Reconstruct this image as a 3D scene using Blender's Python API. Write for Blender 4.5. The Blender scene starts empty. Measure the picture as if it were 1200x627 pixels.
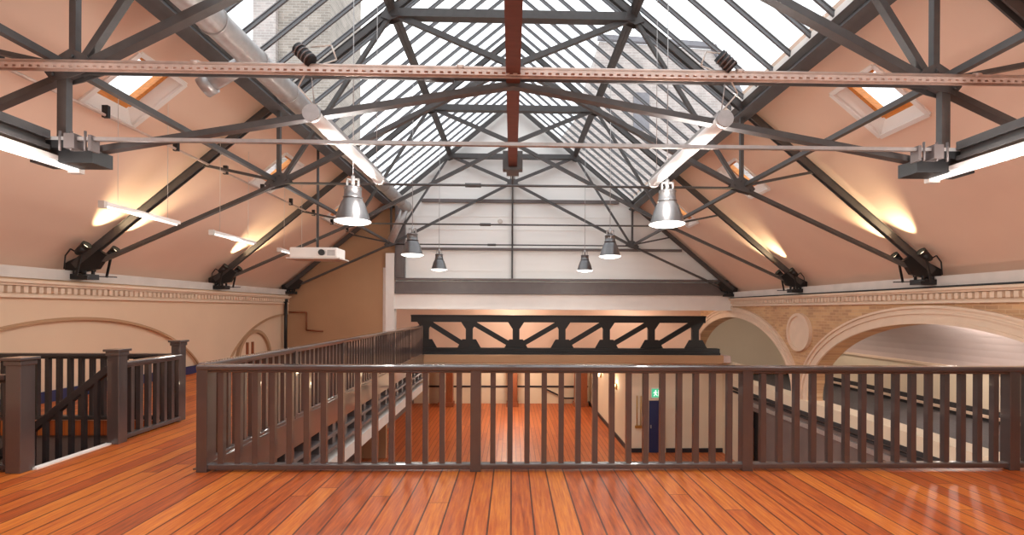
import bpy, bmesh, math, random
from mathutils import Vector, Matrix
random.seed(7)
C = bpy.context.scene
COL = C.collection
R = math.radians

# ------------------------------------------------------------------ camera
EYE = 1.68
cam_d = bpy.data.cameras.new('camera')
cam_d.sensor_width = 36.0
cam_d.lens = 560.0 / 1200.0 * 36.0
cam_d.shift_x = -0.0104
cam_d.shift_y = 0.0412
cam_d.clip_end = 200
cam = bpy.data.objects.new('camera', cam_d)
COL.objects.link(cam)
cam.matrix_world = (Matrix.Translation((0, 0, EYE)) @ Matrix.Rotation(R(-1.28), 4, 'Z')
                    @ Matrix.Rotation(R(90), 4, 'X') @ Matrix.Rotation(0.005, 4, 'Z'))
C.camera = cam

# ------------------------------------------------------------------ view and sky
C.view_settings.view_transform = 'Standard'
C.view_settings.look = 'None'
C.view_settings.gamma = 1.0
C.view_settings.use_curve_mapping = False
C.view_settings.exposure = 0.2
C.cycles.use_denoising = True
C.cycles.max_bounces = 10
C.cycles.diffuse_bounces = 5
C.cycles.transparent_max_bounces = 12
C.cycles.sample_clamp_indirect = 6
SKY = 2.1
w = bpy.data.worlds.new('overcast_sky')
C.world = w
w.use_nodes = True
nt = w.node_tree
bg = nt.nodes['Background']
tc = nt.nodes.new('ShaderNodeTexCoord')
nz = nt.nodes.new('ShaderNodeTexNoise')
nz.inputs['Scale'].default_value = 2.2
nz.inputs['Detail'].default_value = 4
rp = nt.nodes.new('ShaderNodeValToRGB')
rp.color_ramp.elements[0].position = 0.3
rp.color_ramp.elements[0].color = (0.84, 0.88, 0.95, 1)
rp.color_ramp.elements[1].position = 0.7
rp.color_ramp.elements[1].color = (1, 1, 1, 1)
nt.links.new(tc.outputs['Generated'], nz.inputs['Vector'])
nt.links.new(nz.outputs['Fac'], rp.inputs['Fac'])
nt.links.new(rp.outputs['Color'], bg.inputs['Color'])
bg.inputs['Strength'].default_value = SKY


def lin(rgb):
    out = []
    for c in rgb:
        c = c / 255.0
        out.append(c / 12.92 if c <= 0.04045 else ((c + 0.055) / 1.055) ** 2.4)
    return out + [1.0]


# ------------------------------------------------------------------ materials
def mat(name, rgb, rough=0.6, metal=0.0, vary=0.0, scale=6.0, bump=0.0, stretch=None, emit=None, coat=0.0, spec=0.5):
    m = bpy.data.materials.new(name)
    m.use_nodes = True
    t = m.node_tree
    b = t.nodes['Principled BSDF']
    col = lin(rgb)
    b.inputs['Base Color'].default_value = col
    b.inputs['Roughness'].default_value = rough
    b.inputs['Metallic'].default_value = metal
    b.inputs['Coat Weight'].default_value = coat
    b.inputs['Specular IOR Level'].default_value = spec
    if vary or bump:
        c = t.nodes.new('ShaderNodeTexCoord')
        mp = t.nodes.new('ShaderNodeMapping')
        if stretch:
            mp.inputs['Scale'].default_value = stretch
        n = t.nodes.new('ShaderNodeTexNoise')
        n.inputs['Scale'].default_value = scale
        n.inputs['Detail'].default_value = 5
        t.links.new(c.outputs['Object'], mp.inputs['Vector'])
        t.links.new(mp.outputs['Vector'], n.inputs['Vector'])
        if vary:
            r = t.nodes.new('ShaderNodeValToRGB')
            r.color_ramp.elements[0].position = 0.3
            r.color_ramp.elements[1].position = 0.7
            r.color_ramp.elements[0].color = [min(1, x * (1 - vary)) for x in col[:3]] + [1]
            r.color_ramp.elements[1].color = [min(1, x * (1 + vary)) for x in col[:3]] + [1]
            t.links.new(n.outputs['Fac'], r.inputs['Fac'])
            t.links.new(r.outputs['Color'], b.inputs['Base Color'])
        if bump:
            bp = t.nodes.new('ShaderNodeBump')
            bp.inputs['Strength'].default_value = bump
            bp.inputs['Distance'].default_value = 0.01
            t.links.new(n.outputs['Fac'], bp.inputs['Height'])
            t.links.new(bp.outputs['Normal'], b.inputs['Normal'])
    if emit:
        b.inputs['Emission Color'].default_value = emit[0] + [1.0] if len(emit[0]) == 3 else emit[0]
        b.inputs['Emission Strength'].default_value = emit[1]
    return m


def mnode(t, op, a, b=None):
    n = t.nodes.new('ShaderNodeMath')
    n.operation = op
    for i, v in enumerate((a, b)):
        if v is None:
            continue
        if isinstance(v, (int, float)):
            n.inputs[i].default_value = v
        else:
            t.links.new(v, n.inputs[i])
    return n.outputs[0]


def planks(name, width, dark, mid, light, rough=0.3):
    """Long varnished boards laid along Y."""
    m = bpy.data.materials.new(name)
    m.use_nodes = True
    t = m.node_tree
    b = t.nodes['Principled BSDF']
    c = t.nodes.new('ShaderNodeTexCoord')
    s = t.nodes.new('ShaderNodeSeparateXYZ')
    t.links.new(c.outputs['Object'], s.inputs[0])
    u = mnode(t, 'DIVIDE', s.outputs['X'], width)
    idx = mnode(t, 'FLOOR', u)
    fr = mnode(t, 'SUBTRACT', u, idx)
    wn1 = t.nodes.new('ShaderNodeTexWhiteNoise')
    wn1.noise_dimensions = '1D'
    t.links.new(idx, wn1.inputs['W'])
    off = mnode(t, 'MULTIPLY', wn1.outputs['Value'], 9.0)
    v = mnode(t, 'DIVIDE', mnode(t, 'ADD', s.outputs['Y'], off), 3.4)
    vi = mnode(t, 'FLOOR', v)
    vf = mnode(t, 'SUBTRACT', v, vi)
    cb = t.nodes.new('ShaderNodeCombineXYZ')
    t.links.new(idx, cb.inputs[0])
    t.links.new(vi, cb.inputs[1])
    wn = t.nodes.new('ShaderNodeTexWhiteNoise')
    wn.noise_dimensions = '3D'
    t.links.new(cb.outputs[0], wn.inputs['Vector'])
    # grain
    g = t.nodes.new('ShaderNodeCombineXYZ')
    t.links.new(mnode(t, 'MULTIPLY', s.outputs['X'], 14.0), g.inputs[0])
    t.links.new(mnode(t, 'MULTIPLY', s.outputs['Y'], 0.9), g.inputs[1])
    t.links.new(mnode(t, 'MULTIPLY', wn.outputs['Value'], 37.0), g.inputs[2])
    n = t.nodes.new('ShaderNodeTexNoise')
    n.inputs['Scale'].default_value = 3.2
    n.inputs['Detail'].default_value = 6
    n.inputs['Roughness'].default_value = 0.65
    t.links.new(g.outputs[0], n.inputs['Vector'])
    f = mnode(t, 'ADD', mnode(t, 'MULTIPLY', wn.outputs['Value'], 0.26), mnode(t, 'MULTIPLY', n.outputs['Fac'], 0.86))
    r = t.nodes.new('ShaderNodeValToRGB')
    e = r.color_ramp.elements
    e[0].position = 0.26
    e[0].color = lin(dark)
    e[1].position = 0.86
    e[1].color = lin(light)
    k = e.new(0.52)
    k.color = lin(mid)
    t.links.new(f, r.inputs['Fac'])
    # seams between boards and butt joints
    edge = mnode(t, 'MINIMUM', fr, mnode(t, 'SUBTRACT', 1.0, fr))
    seam = mnode(t, 'LESS_THAN', edge, 0.042)
    butt = mnode(t, 'LESS_THAN', vf, 0.0022)
    sm = mnode(t, 'MAXIMUM', seam, butt)
    mx = t.nodes.new('ShaderNodeMix')
    mx.data_type = 'RGBA'
    t.links.new(mnode(t, 'MULTIPLY', sm, 0.9), mx.inputs['Factor'])
    t.links.new(r.outputs['Color'], mx.inputs['A'])
    mx.inputs['B'].default_value = lin((70, 26, 10))
    t.links.new(mx.outputs['Result'], b.inputs['Base Color'])
    b.inputs['Roughness'].default_value = rough
    rr = mnode(t, 'ADD', mnode(t, 'MULTIPLY', n.outputs['Fac'], 0.22), rough - 0.1)
    t.links.new(rr, b.inputs['Roughness'])
    bp = t.nodes.new('ShaderNodeBump')
    bp.inputs['Strength'].default_value = 0.5
    bp.inputs['Distance'].default_value = 0.006
    t.links.new(mnode(t, 'SUBTRACT', mnode(t, 'MULTIPLY', n.outputs['Fac'], 0.3), sm), bp.inputs['Height'])
    t.links.new(bp.outputs['Normal'], b.inputs['Normal'])
    return m


def bricks(name, c1, c2, mortar, axes, scale=1.0, rough=0.9):
    """Coursed bricks; axes picks the two object axes of the wall plane."""
    m = bpy.data.materials.new(name)
    m.use_nodes = True
    t = m.node_tree
    b = t.nodes['Principled BSDF']
    c = t.nodes.new('ShaderNodeTexCoord')
    s = t.nodes.new('ShaderNodeSeparateXYZ')
    cb = t.nodes.new('ShaderNodeCombineXYZ')
    t.links.new(c.outputs['Object'], s.inputs[0])
    t.links.new(s.outputs[axes[0]], cb.inputs[0])
    t.links.new(s.outputs[axes[1]], cb.inputs[1])
    br = t.nodes.new('ShaderNodeTexBrick')
    br.inputs['Scale'].default_value = scale
    br.inputs['Brick Width'].default_value = 0.225
    br.inputs['Row Height'].default_value = 0.075
    br.inputs['Mortar Size'].default_value = 0.008
    br.inputs['Color1'].default_value = lin(c1)
    br.inputs['Color2'].default_value = lin(c2)
    br.inputs['Mortar'].default_value = lin(mortar)
    t.links.new(cb.outputs[0], br.inputs['Vector'])
    n = t.nodes.new('ShaderNodeTexNoise')
    n.inputs['Scale'].default_value = 1.3
    t.links.new(c.outputs['Object'], n.inputs['Vector'])
    mx = t.nodes.new('ShaderNodeMix')
    mx.data_type = 'RGBA'
    mx.blend_type = 'OVERLAY'
    mx.inputs['Factor'].default_value = 0.35
    t.links.new(br.outputs['Color'], mx.inputs['A'])
    t.links.new(n.outputs['Fac'], mx.inputs['B'])
    hs = t.nodes.new('ShaderNodeHueSaturation')
    hs.inputs['Saturation'].default_value = 0.8
    t.links.new(mx.outputs['Result'], hs.inputs['Color'])
    t.links.new(hs.outputs['Color'], b.inputs['Base Color'])
    b.inputs['Roughness'].default_value = rough
    return m


def glass(name, tint=(0.93, 0.96, 0.97), gloss=0.05):
    m = bpy.data.materials.new(name)
    m.use_nodes = True
    t = m.node_tree
    for n in list(t.nodes):
        t.nodes.remove(n)
    o = t.nodes.new('ShaderNodeOutputMaterial')
    tr = t.nodes.new('ShaderNodeBsdfTransparent')
    tr.inputs['Color'].default_value = (*tint, 1)
    gl = t.nodes.new('ShaderNodeBsdfGlossy')
    gl.inputs['Roughness'].default_value = 0.08
    mx = t.nodes.new('ShaderNodeMixShader')
    mx.inputs[0].default_value = gloss
    t.links.new(tr.outputs[0], mx.inputs[1])
    t.links.new(gl.outputs[0], mx.inputs[2])
    t.links.new(mx.outputs[0], o.inputs[0])
    return m


M = {}
M['floor'] = planks('varnished_pine_boards', 0.18, (106, 38, 10), (174, 80, 24), (218, 132, 48), 0.45)
M['lower_floor'] = planks('lower_hall_boards', 0.18, (150, 74, 38), (186, 98, 52), (206, 124, 70), 0.45)
M['steel'] = mat('charcoal_painted_steel', (74, 71, 70), 0.4, 0.0, 0.12, 9)
M['floor_tinted_steel'] = mat('floor_reflection_red_steel', (96, 50, 40), 0.5, 0.0, 0.2, 5, stretch=(1, 4, 1))  # red-brown puts the floor's reflection into the beam's colour
M['rail'] = mat('taupe_gloss_paint', (72, 63, 62), 0.3, 0, 0.06, 8, coat=1.0, spec=0.8)
M['rail_dark'] = mat('dark_taupe_paint', (58, 52, 52), 0.25, 0, 0.06, 8)
M['plaster'] = mat('salmon_ceiling_paint', (230, 198, 176), 0.9, 0, 0.035, 0.8)
M['tan_wall'] = mat('tan_wall_paint', (180, 142, 108), 0.9, 0, 0.05, 0.9)
M['cream'] = mat('cream_wall_paint', (224, 194, 164), 0.9, 0, 0.03, 1.0)
M['moulding'] = mat('cornice_paint', (226, 202, 178), 0.85, 0, 0.04, 4)
M['strip'] = mat('pale_grey_coping_paint', (208, 200, 192), 0.8, 0, 0.06, 3)
M['white'] = mat('white_paint', (236, 230, 224), 0.7, 0, 0.02, 3)
M['gable'] = mat('white_boarding', (234, 232, 228), 0.75, 0, 0.03, 1.2, stretch=(0.3, 1, 3))
M['grey_beam'] = mat('mid_grey_steel_paint', (104, 95, 93), 0.5, 0, 0.08, 4)
M['galv'] = mat('galvanised_steel', (176, 172, 170), 0.4, 0.5, 0.1, 14)
M['tray'] = mat('tinned_metal', (206, 184, 172), 0.42, 0.35, 0.12, 10)
M['alu'] = mat('spun_aluminium', (118, 116, 116), 0.3, 0.8, 0.06, 10)
M['black'] = mat('black_plastic', (26, 25, 26), 0.45)
M['dark'] = mat('dark_trim_and_shade', (52, 49, 50), 0.8, 0, 0.1, 3)
M['navy'] = mat('navy_paint', (34, 42, 84), 0.5)
M['skirt'] = mat('black_skirting_paint', (38, 34, 40), 0.5)
M['pine'] = mat('varnished_pine_frame', (214, 140, 66), 0.4, 0, 0.2, 8, stretch=(1, 1, 6))
M['oak'] = mat('brown_stained_timber', (142, 78, 44), 0.5, 0, 0.22, 6, stretch=(6, 6, 1))
M['vault'] = mat('grey_vault_paint', (196, 178, 172), 0.85, 0, 0.06, 0.9)
M['carpet'] = mat('charcoal_carpet', (84, 80, 80), 0.95, 0, 0.15, 18)
M['lower_wall'] = mat('brown_grey_wall_paint', (124, 108, 102), 0.85, 0, 0.14, 0.8)
M['lower_cream'] = mat('lower_cream_paint', (228, 212, 186), 0.85, 0, 0.03, 0.8)
M['arcade'] = bricks('yellow_stock_brick', (212, 160, 92), (182, 128, 70), (204, 158, 104), (1, 2), 1.0)
M['out_brick'] = bricks('weathered_tan_brick', (150, 136, 122), (128, 116, 104), (160, 152, 142), (0, 2), 0.45)
M['out_brick2'] = bricks('pale_pink_brick', (176, 160, 152), (158, 146, 140), (180, 172, 164), (0, 2), 0.45)
M['bar'] = mat('grey_glazing_bar_metal', (104, 104, 106), 0.45, 0.1)
M['slate'] = mat('grey_slate', (120, 118, 122), 0.8, 0, 0.15, 2)
M['glass'] = glass('clear_glass')
M['lens'] = mat('lit_glass_lens', (255, 250, 244), 0.3, emit=([1.0, 0.95, 0.9], 2.2))
M['tube'] = mat('lit_fluorescent_tube', (255, 255, 255), 0.3, emit=([1.0, 0.98, 0.96], 0.9))
M['tube_soft'] = mat('opal_diffuser', (240, 236, 232), 0.35, emit=([1.0, 0.97, 0.94], 0.06))
M['warm_lens'] = mat('lit_warm_lens', (255, 220, 150), 0.3, emit=([1.0, 0.82, 0.55], 3.0))
M['green'] = mat('green_sign_face', (40, 160, 110), 0.4, emit=([0.06, 0.42, 0.22], 0.9))
M['sign_white'] = mat('lit_white_pictogram', (250, 255, 250), 0.4, emit=([0.9, 1.0, 0.92], 0.9))
M['brass'] = mat('brass', (190, 150, 80), 0.35, 0.8)


# ------------------------------------------------------------------ mesh helpers
class MB:
    def __init__(self):
        self.bm = bmesh.new()

    def box(self, x0, x1, y0, y1, z0, z1):
        v = [self.bm.verts.new(p) for p in ((x0, y0, z0), (x1, y0, z0), (x1, y1, z0), (x0, y1, z0),
                                            (x0, y0, z1), (x1, y0, z1), (x1, y1, z1), (x0, y1, z1))]
        for f in ((0, 3, 2, 1), (4, 5, 6, 7), (0, 1, 5, 4), (1, 2, 6, 5), (2, 3, 7, 6), (3, 0, 4, 7)):
            self.bm.faces.new([v[i] for i in f])
        return self

    def bar(self, p0, p1, a, b, ref=(0, 0, 1), off=(0, 0)):
        """Rectangular bar from p0 to p1: size a along ref (made square to the bar), b across it."""
        p0, p1 = Vector(p0), Vector(p1)
        d = (p1 - p0).normalized()
        s = Vector(ref)
        s = (s - d * s.dot(d)).normalized()
        t = d.cross(s)
        o = s * off[0] + t * off[1]
        r = [(-a / 2, -b / 2), (a / 2, -b / 2), (a / 2, b / 2), (-a / 2, b / 2)]
        v0 = [self.bm.verts.new(p0 + o + s * i + t * j) for i, j in r]
        v1 = [self.bm.verts.new(p1 + o + s * i + t * j) for i, j in r]
        self.bm.faces.new(v0[::-1])
        self.bm.faces.new(v1)
        for i in range(4):
            j = (i + 1) % 4
            self.bm.faces.new([v0[i], v0[j], v1[j], v1[i]])
        return self

    def cyl(self, p0, p1, r0, r1=None, n=16, caps=True):
        r1 = r0 if r1 is None else r1
        p0, p1 = Vector(p0), Vector(p1)
        d = (p1 - p0).normalized()
        s = Vector((0, 0, 1)) if abs(d.z) < 0.9 else Vector((1, 0, 0))
        s = (s - d * s.dot(d)).normalized()
        t = d.cross(s)
        ring = lambda p, r: [self.bm.verts.new(p + s * r * math.cos(k * 2 * math.pi / n) + t * r * math.sin(k * 2 * math.pi / n)) for k in range(n)]
        a, b = ring(p0, r0), ring(p1, r1)
        for i in range(n):
            j = (i + 1) % n
            f = self.bm.faces.new([a[i], a[j], b[j], b[i]])
            f.smooth = True
        if caps:
            self.bm.faces.new(a[::-1])
            self.bm.faces.new(b)
        return self

    def lathe(self, c, prof, n=28):
        """prof: list of (radius, z) about a vertical axis at c."""
        rings = []
        for r, z in prof:
            rings.append([self.bm.verts.new((c[0] + r * math.cos(k * 2 * math.pi / n), c[1] + r * math.sin(k * 2 * math.pi / n), c[2] + z)) for k in range(n)])
        for a, b in zip(rings, rings[1:]):
            for i in range(n):
                j = (i + 1) % n
                f = self.bm.faces.new([a[i], a[j], b[j], b[i]])
                f.smooth = True
        return self

    def tube(self, pts, r, n=8):
        for a, b in zip(pts, pts[1:]):
            self.cyl(a, b, r, n=n)
        return self

    def quad(self, *p):
        self.bm.faces.new([self.bm.verts.new(q) for q in p])
        return self

    def prism(self, pts, vec):
        """Polygon pts (3-D, planar) extruded by vec."""
        vec = Vector(vec)
        a = [self.bm.verts.new(Vector(p)) for p in pts]
        b = [self.bm.verts.new(Vector(p) + vec) for p in pts]
        self.bm.faces.new(a)
        self.bm.faces.new(b[::-1])
        for i in range(len(pts)):
            j = (i + 1) % len(pts)
            self.bm.faces.new([a[j], a[i], b[i], b[j]])
        return self

    def build(self, name, material, parent=None, bevel=0.0):
        me = bpy.data.meshes.new(name)
        o = parent
        off = Vector((0, 0, 0))
        while o is not None:
            off += o.location
            o = o.parent
        bmesh.ops.translate(self.bm, verts=self.bm.verts, vec=-off)
        bmesh.ops.recalc_face_normals(self.bm, faces=self.bm.faces)
        self.bm.to_mesh(me)
        self.bm.free()
        ob = bpy.data.objects.new(name, me)
        COL.objects.link(ob)
        me.materials.append(material)
        if parent is not None:
            ob.parent = parent
        if bevel:
            bv = ob.modifiers.new('bevel', 'BEVEL')
            bv.width = bevel
            bv.segments = 2
            bv.limit_method = 'ANGLE'
        return ob


def thing(name, label, cat, loc=(0, 0, 0), group=None):
    o = bpy.data.objects.new(name, None)
    o.empty_display_size = 0.1
    COL.objects.link(o)
    o.location = loc
    return tag(o, label, cat, group)


def tag(o, label, cat, group=None):
    o['label'] = label
    o['category'] = cat
    if group:
        o['group'] = group
    return o


def struct(o):
    o['kind'] = 'structure'
    return o


def dup(root, loc, label, group=None):
    def cp(o, parent):
        c = o.copy()
        COL.objects.link(c)
        if parent is not None:
            c.parent = parent
        for ch in [x for x in bpy.data.objects if x.parent == o]:
            cp(ch, c)
        return c
    r = cp(root, None)
    r.location = loc
    r['label'] = label
    if group:
        r['group'] = group
    return r


def lamp(kind, loc, energy, color, size=0.3, parent=None, target=None, angle=60, blend=0.5, size_y=None):
    d = bpy.data.lights.new('lamp_light', kind)
    d.energy = energy
    d.color = color
    if kind == 'AREA':
        d.size = size
        if size_y:
            d.shape = 'RECTANGLE'
            d.size_y = size_y
    else:
        d.shadow_soft_size = size
    if kind == 'SPOT':
        d.spot_size = R(angle)
        d.spot_blend = blend
    o = bpy.data.objects.new('lamp_light', d)
    COL.objects.link(o)
    off = Vector((0, 0, 0))
    if parent is not None:
        off = parent.location
        o.parent = parent
    o.location = Vector(loc) - off
    if target is not None:
        o.rotation_euler = (Vector(target) - Vector(loc)).to_track_quat('-Z', 'Y').to_euler()
    return o


# ------------------------------------------------------------------ main dimensions
W = 8.2            # half width between the side walls
YG = 17.7          # gable wall
YB = -6.0          # wall behind the camera
SL = 0.832         # roof slope
TY = [4.9, 9.1, 13.3, 17.45]          # roof trusses
GX0, GX1, GY = -4.92, -3.27, 5.03      # stairwell edge, void edge, front of the void
LZ = -3.82         # lower hall floor


def zc(x):
    return 2.35 + SL * (8.5 - abs(x))


def zr(x):
    return 2.42 + SL * (8.2 - abs(x))


# ================================================================== STRUCTURE
# upper floor: front part and the gallery along the left wall
m = MB()
m.box(-8.5, 8.5, YB, GY, -0.22, 0)
m.box(GX0, GX1, GY, YG, -0.22, 0)
m.box(-8.5, GX0, 7.24, YG, -0.22, 0)
struct(m.build('floor', M['floor']))
# lower hall floor
struct(MB().box(-8.5, 13.2, 4.0, 28.2, LZ - 0.1, LZ).build('floor', M['lower_floor']))


def arch_z(y, centres, a, b, spring, base):
    for c in centres:
        d = abs(y - c)
        if d < a:
            return spring + b * math.sqrt(max(0, 1 - (d / a) ** 2))
    return base


AC = [0.8, 9.2, 17.6]
AA, AB, ASP = 3.85, 2.18, -0.74


def arch_wall(m, x0, x1, y0, y1, base, top, centres=AC, a=AA):
    ys = set([y0, y1])
    for c in centres:
        for k in range(49):
            ys.add(round(c - a * math.cos(k * math.pi / 48), 5))
        ys.add(c - a - 0.0005)
        ys.add(c + a + 0.0005)
    ys = sorted(y for y in ys if y0 <= y <= y1)
    z = [arch_z(y, centres, a, AB, ASP, base) for y in ys]
    bm = m.bm
    for i in range(len(ys) - 1):
        ya, yb = ys[i], ys[i + 1]
        m.quad((x0, ya, z[i]), (x0, yb, z[i + 1]), (x0, yb, top), (x0, ya, top))
        m.quad((x1, ya, z[i]), (x1, yb, z[i + 1]), (x1, yb, top), (x1, ya, top))
        if abs(z[i] - base) > 1e-6 or abs(z[i + 1] - base) > 1e-6:
            m.quad((x0, ya, z[i]), (x0, yb, z[i + 1]), (x1, yb, z[i + 1]), (x1, ya, z[i]))
    m.quad((x0, y0, top), (x0, y1, top), (x1, y1, top), (x1, y0, top))
    bmesh.ops.remove_doubles(bm, verts=bm.verts, dist=0.0001)


# right wall: brick arcade
m = MB()
arch_wall(m, 8.2, 8.62, YB, 22.4, -1.0, 2.35)
struct(m.build('wall_right', M['arcade']))


def archivolt(m, sx, c, y0, y1, w_total, prot, rings, a=AA):
    """Moulded ring around an arch on the wall face x = 8.2*sx."""
    N = 64
    xf = 8.2 * sx
    for (o0, o1, p) in rings:
        pts0, pts1 = [], []
        for k in range(N + 1):
            t = math.pi * k / N
            for pts, o in ((pts0, o0), (pts1, o1)):
                pts.append((c - (a + o) * math.cos(t), ASP + (AB + o) * math.sin(t)))
        for k in range(N):
            q = [pts0[k], pts0[k + 1], pts1[k + 1], pts1[k]]
            if min(p_[0] for p_ in q) < y0 or max(p_[0] for p_ in q) > y1:
                continue
            m.prism([(xf, y, z) for y, z in q], (-sx * p, 0, 0))
        for yy in (-1, 1):     # straight legs below the springing
            ya, yb = c + yy * (a + o0), c + yy * (a + o1)
            if min(ya, yb) > y0 and max(ya, yb) < y1:
                m.box(min(xf, xf - sx * p), max(xf, xf - sx * p), min(ya, yb), max(ya, yb), -1.0, ASP)


for c, y0, y1 in ((0.8, YB, 5.0), (9.2, 4.9, 13.42), (17.6, 13.42, 22.3)):
    m = MB()
    archivolt(m, 1, c, y0, y1, 0.4, 0.06, [(0.0, 0.06, 0.05), (0.06, 0.2, 0.03), (0.2, 0.24, 0.065), (0.24, 0.31, 0.045), (0.31, 0.36, 0.09)])
    struct(m.build('trim_arch', M['moulding']))

# left wall with shallow blind arches
m = MB()
arch_wall(m, -8.2, -8.26, YB, YG, -0.3, 2.35)
m.box(-8.5, -8.26, YB, YG, LZ, 2.35)
m.box(-8.26, -8.2, YB, YG, LZ, -0.3)
struct(m.build('wall_left', M['cream']))
for c, y0, y1 in ((0.8, YB, 5.0), (9.2, 4.9, 13.42), (17.6, 13.42, YG)):
    m = MB()
    archivolt(m, -1, c, y0, y1, 0.1, 0.04, [(0.0, 0.03, 0.035), (0.03, 0.06, 0.015)])
    struct(m.build('trim_arch', M['tan_wall']))  # darker tan puts the moulding's shadow line into its colour

# coping ledge, cornice and dentils on both walls
for sx, y1 in ((-1, YG - 0.1), (1, YG - 0.1)):
    X = lambda v: v * sx
    m = MB()
    m.box(min(X(8.13), X(8.5)), max(X(8.13), X(8.5)), YB, y1, 2.17, 2.36)
    struct(m.build('trim_coping', M['strip']))
    m = MB()
    m.box(*sorted((X(8.04), X(8.5))), YB, y1, 2.08, 2.13)
    m.box(*sorted((X(8.09), X(8.5))), YB, y1, 2.04, 2.08)
    m.box(*sorted((X(8.17), X(8.5))), YB, y1, 1.88, 2.04)
    m.box(*sorted((X(8.12), X(8.5))), YB, y1, 1.84, 1.88)
    y = 2.0
    while y < y1 - 0.1:
        m.box(*sorted((X(8.095), X(8.2))), y, y + 0.075, 1.925, 2.025)
        y += 0.13
    struct(m.build('trim_cornice', M['moulding']))

# sloping ceilings with roof-window openings
VY = [2.91, 7.11, 11.31, 15.51]
VX0, VX1, VH = 5.11, 5.92, 0.45
KX = 4.5
ybr = [YB]
for y in VY:
    ybr += [y - VH, y + VH]
ybr.append(YG)
for sx in (-1, 1):
    m = MB()
    xs = [8.5, VX1, VX0, KX]
    for i in range(3):
        for j in range(len(ybr) - 1):
            if i == 1 and j % 2 == 1:
                continue
            a, b = xs[i], xs[i + 1]
            m.prism([(sx * a, ybr[j], zc(a)), (sx * b, ybr[j], zc(b)), (sx * b, ybr[j + 1], zc(b)), (sx * a, ybr[j + 1], zc(a))], (0, 0, 0.3))
    struct(m.build('ceiling', M['plaster']))
NW = 0
for sx in (-1, 1):
    for y in VY:
        NW += 1
        nrm = Vector((sx * SL, 0, 1)).normalized()
        P = lambda x, yy, o: Vector((sx * x, yy, zc(x))) + nrm * o
        ca = [P(VX1, y - VH, -0.012), P(VX0, y - VH, -0.012), P(VX0, y + VH, -0.012), P(VX1, y + VH, -0.012)]
        D = 0.2
        cb = [P(VX1 - 0.16, y - VH + 0.1, D), P(VX0 + 0.03, y - VH + 0.1, D), P(VX0 + 0.03, y + VH - 0.14, D), P(VX1 - 0.16, y + VH - 0.14, D)]
        m = MB()
        for k in range(4):
            l = (k + 1) % 4
            m.quad(ca[k], ca[l], cb[l], cb[k])
        wdw = struct(m.build('window_%d' % NW, M['white']))
        m = MB()          # white architrave on the ceiling face
        for k in range(4):
            l = (k + 1) % 4
            m.bar(ca[k], ca[l], 0.03, 0.07, ref=nrm)
        m.build('architrave', M['white'], wdw)
        m = MB()
        for k in range(4):
            l = (k + 1) % 4
            m.bar(cb[k], cb[l], 0.09, 0.09, ref=nrm)
        m.build('window_frame', M['pine'], wdw)
        m = MB()
        e = [cb[k] * 0.86 + (sum(cb, Vector()) / 4) * 0.14 for k in range(4)]
        for k in range(4):
            l = (k + 1) % 4
            m.bar(e[k], e[l], 0.05, 0.05, ref=nrm, off=(-0.05, 0))
        m.bar(e[1] + (e[2] - e[1]) * .2 - nrm * .09, e[1] + (e[2] - e[1]) * .8 - nrm * .09, 0.02, 0.025, ref=nrm)
        m.build('sash', M['pine'], wdw)
        MB().quad(*cb).build('pane', M['glass'], wdw)

# roof glazing over the middle
for sx in (-1, 1):
    NW += 1
    m = MB()
    m.quad((sx * KX, YB, zc(KX) + 0.14), (0, YB, zc(0) + 0.14), (0, YG, zc(0) + 0.14), (sx * KX, YG, zc(KX) + 0.14))
    sk = struct(m.build('window_%d' % NW, M['glass']))
    y = 0.3
    while y < YG - 0.2:
        g = MB()
        g.bar((sx * KX, y, zc(KX) + 0.09), (0.02 * sx, y, zc(0.02) + 0.09), 0.035, 0.07, ref=(0, 1, 0))
        g.bar((sx * KX, y, zc(KX) + 0.12), (0.02 * sx, y, zc(0.02) + 0.12), 0.06, 0.016, ref=(0, 1, 0))
        g.build('glazing_bar', M['bar'], sk)
        y += 0.52
    g = MB()
    g.bar((sx * (KX - .03), YB, zc(KX) + 0.05), (sx * (KX - .03), YG, zc(KX) + 0.05), 0.05, 0.24, ref=(sx, 0, 0))
    g.build('glazing_kerb', M['white'], sk)

# gable: white boarded middle and right, tan plastered left, opening to the hall beyond below
ZF = EYE           # underside of the white fascia
m = MB()
m.prism([(-4.28, YG, ZF + 0.6), (8.5, YG, ZF + 0.6), (8.5, YG, 2.4), (0, YG, zc(0) + 0.1), (-4.28, YG, zc(4.28) + 0.1)], (0, 0.2, 0))
struct(m.build('wall_gable', M['gable']))
m = MB()
m.prism([(-8.5, YG, LZ), (-4.62, YG, LZ), (-4.62, YG, 2.3), (-4.28, YG, 2.3), (-4.28, YG, zc(4.28) + 0.1), (-8.5, YG, 2.42)], (0, 0.2, 0))
struct(m.build('wall_gable', M['tan_wall']))
# faint cover strips over the boarding joints
m = MB()
for z in (3.1, 3.72, 4.62, 5.1, 6.6, 7.4):
    xr = min(8.0, (2.25 - z) / SL + 8.5) - 0.1
    m.box(-min(4.2, xr), xr, YG - 0.012, YG, z, z + 0.035)
struct(m.build('trim_boarding', M['gable']))
m = MB()
m.box(-4.30, 8.2, YG - 0.12, YG + 0.2, ZF, ZF + 0.58)
m.box(-4.30, 8.2, YG - 0.17, YG + 0.2, ZF, ZF + 0.05)
struct(m.build('trim_fascia', M['white']))
m = MB()
m.box(-4.62, -4.30, YG - 0.16, YG + 0.2, -0.22, 3.72)
m.box(-4.74, -4.62, YG - 0.04, YG + 0.2, -0.22, 3.2)
struct(m.build('trim_pier', M['white']))

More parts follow.
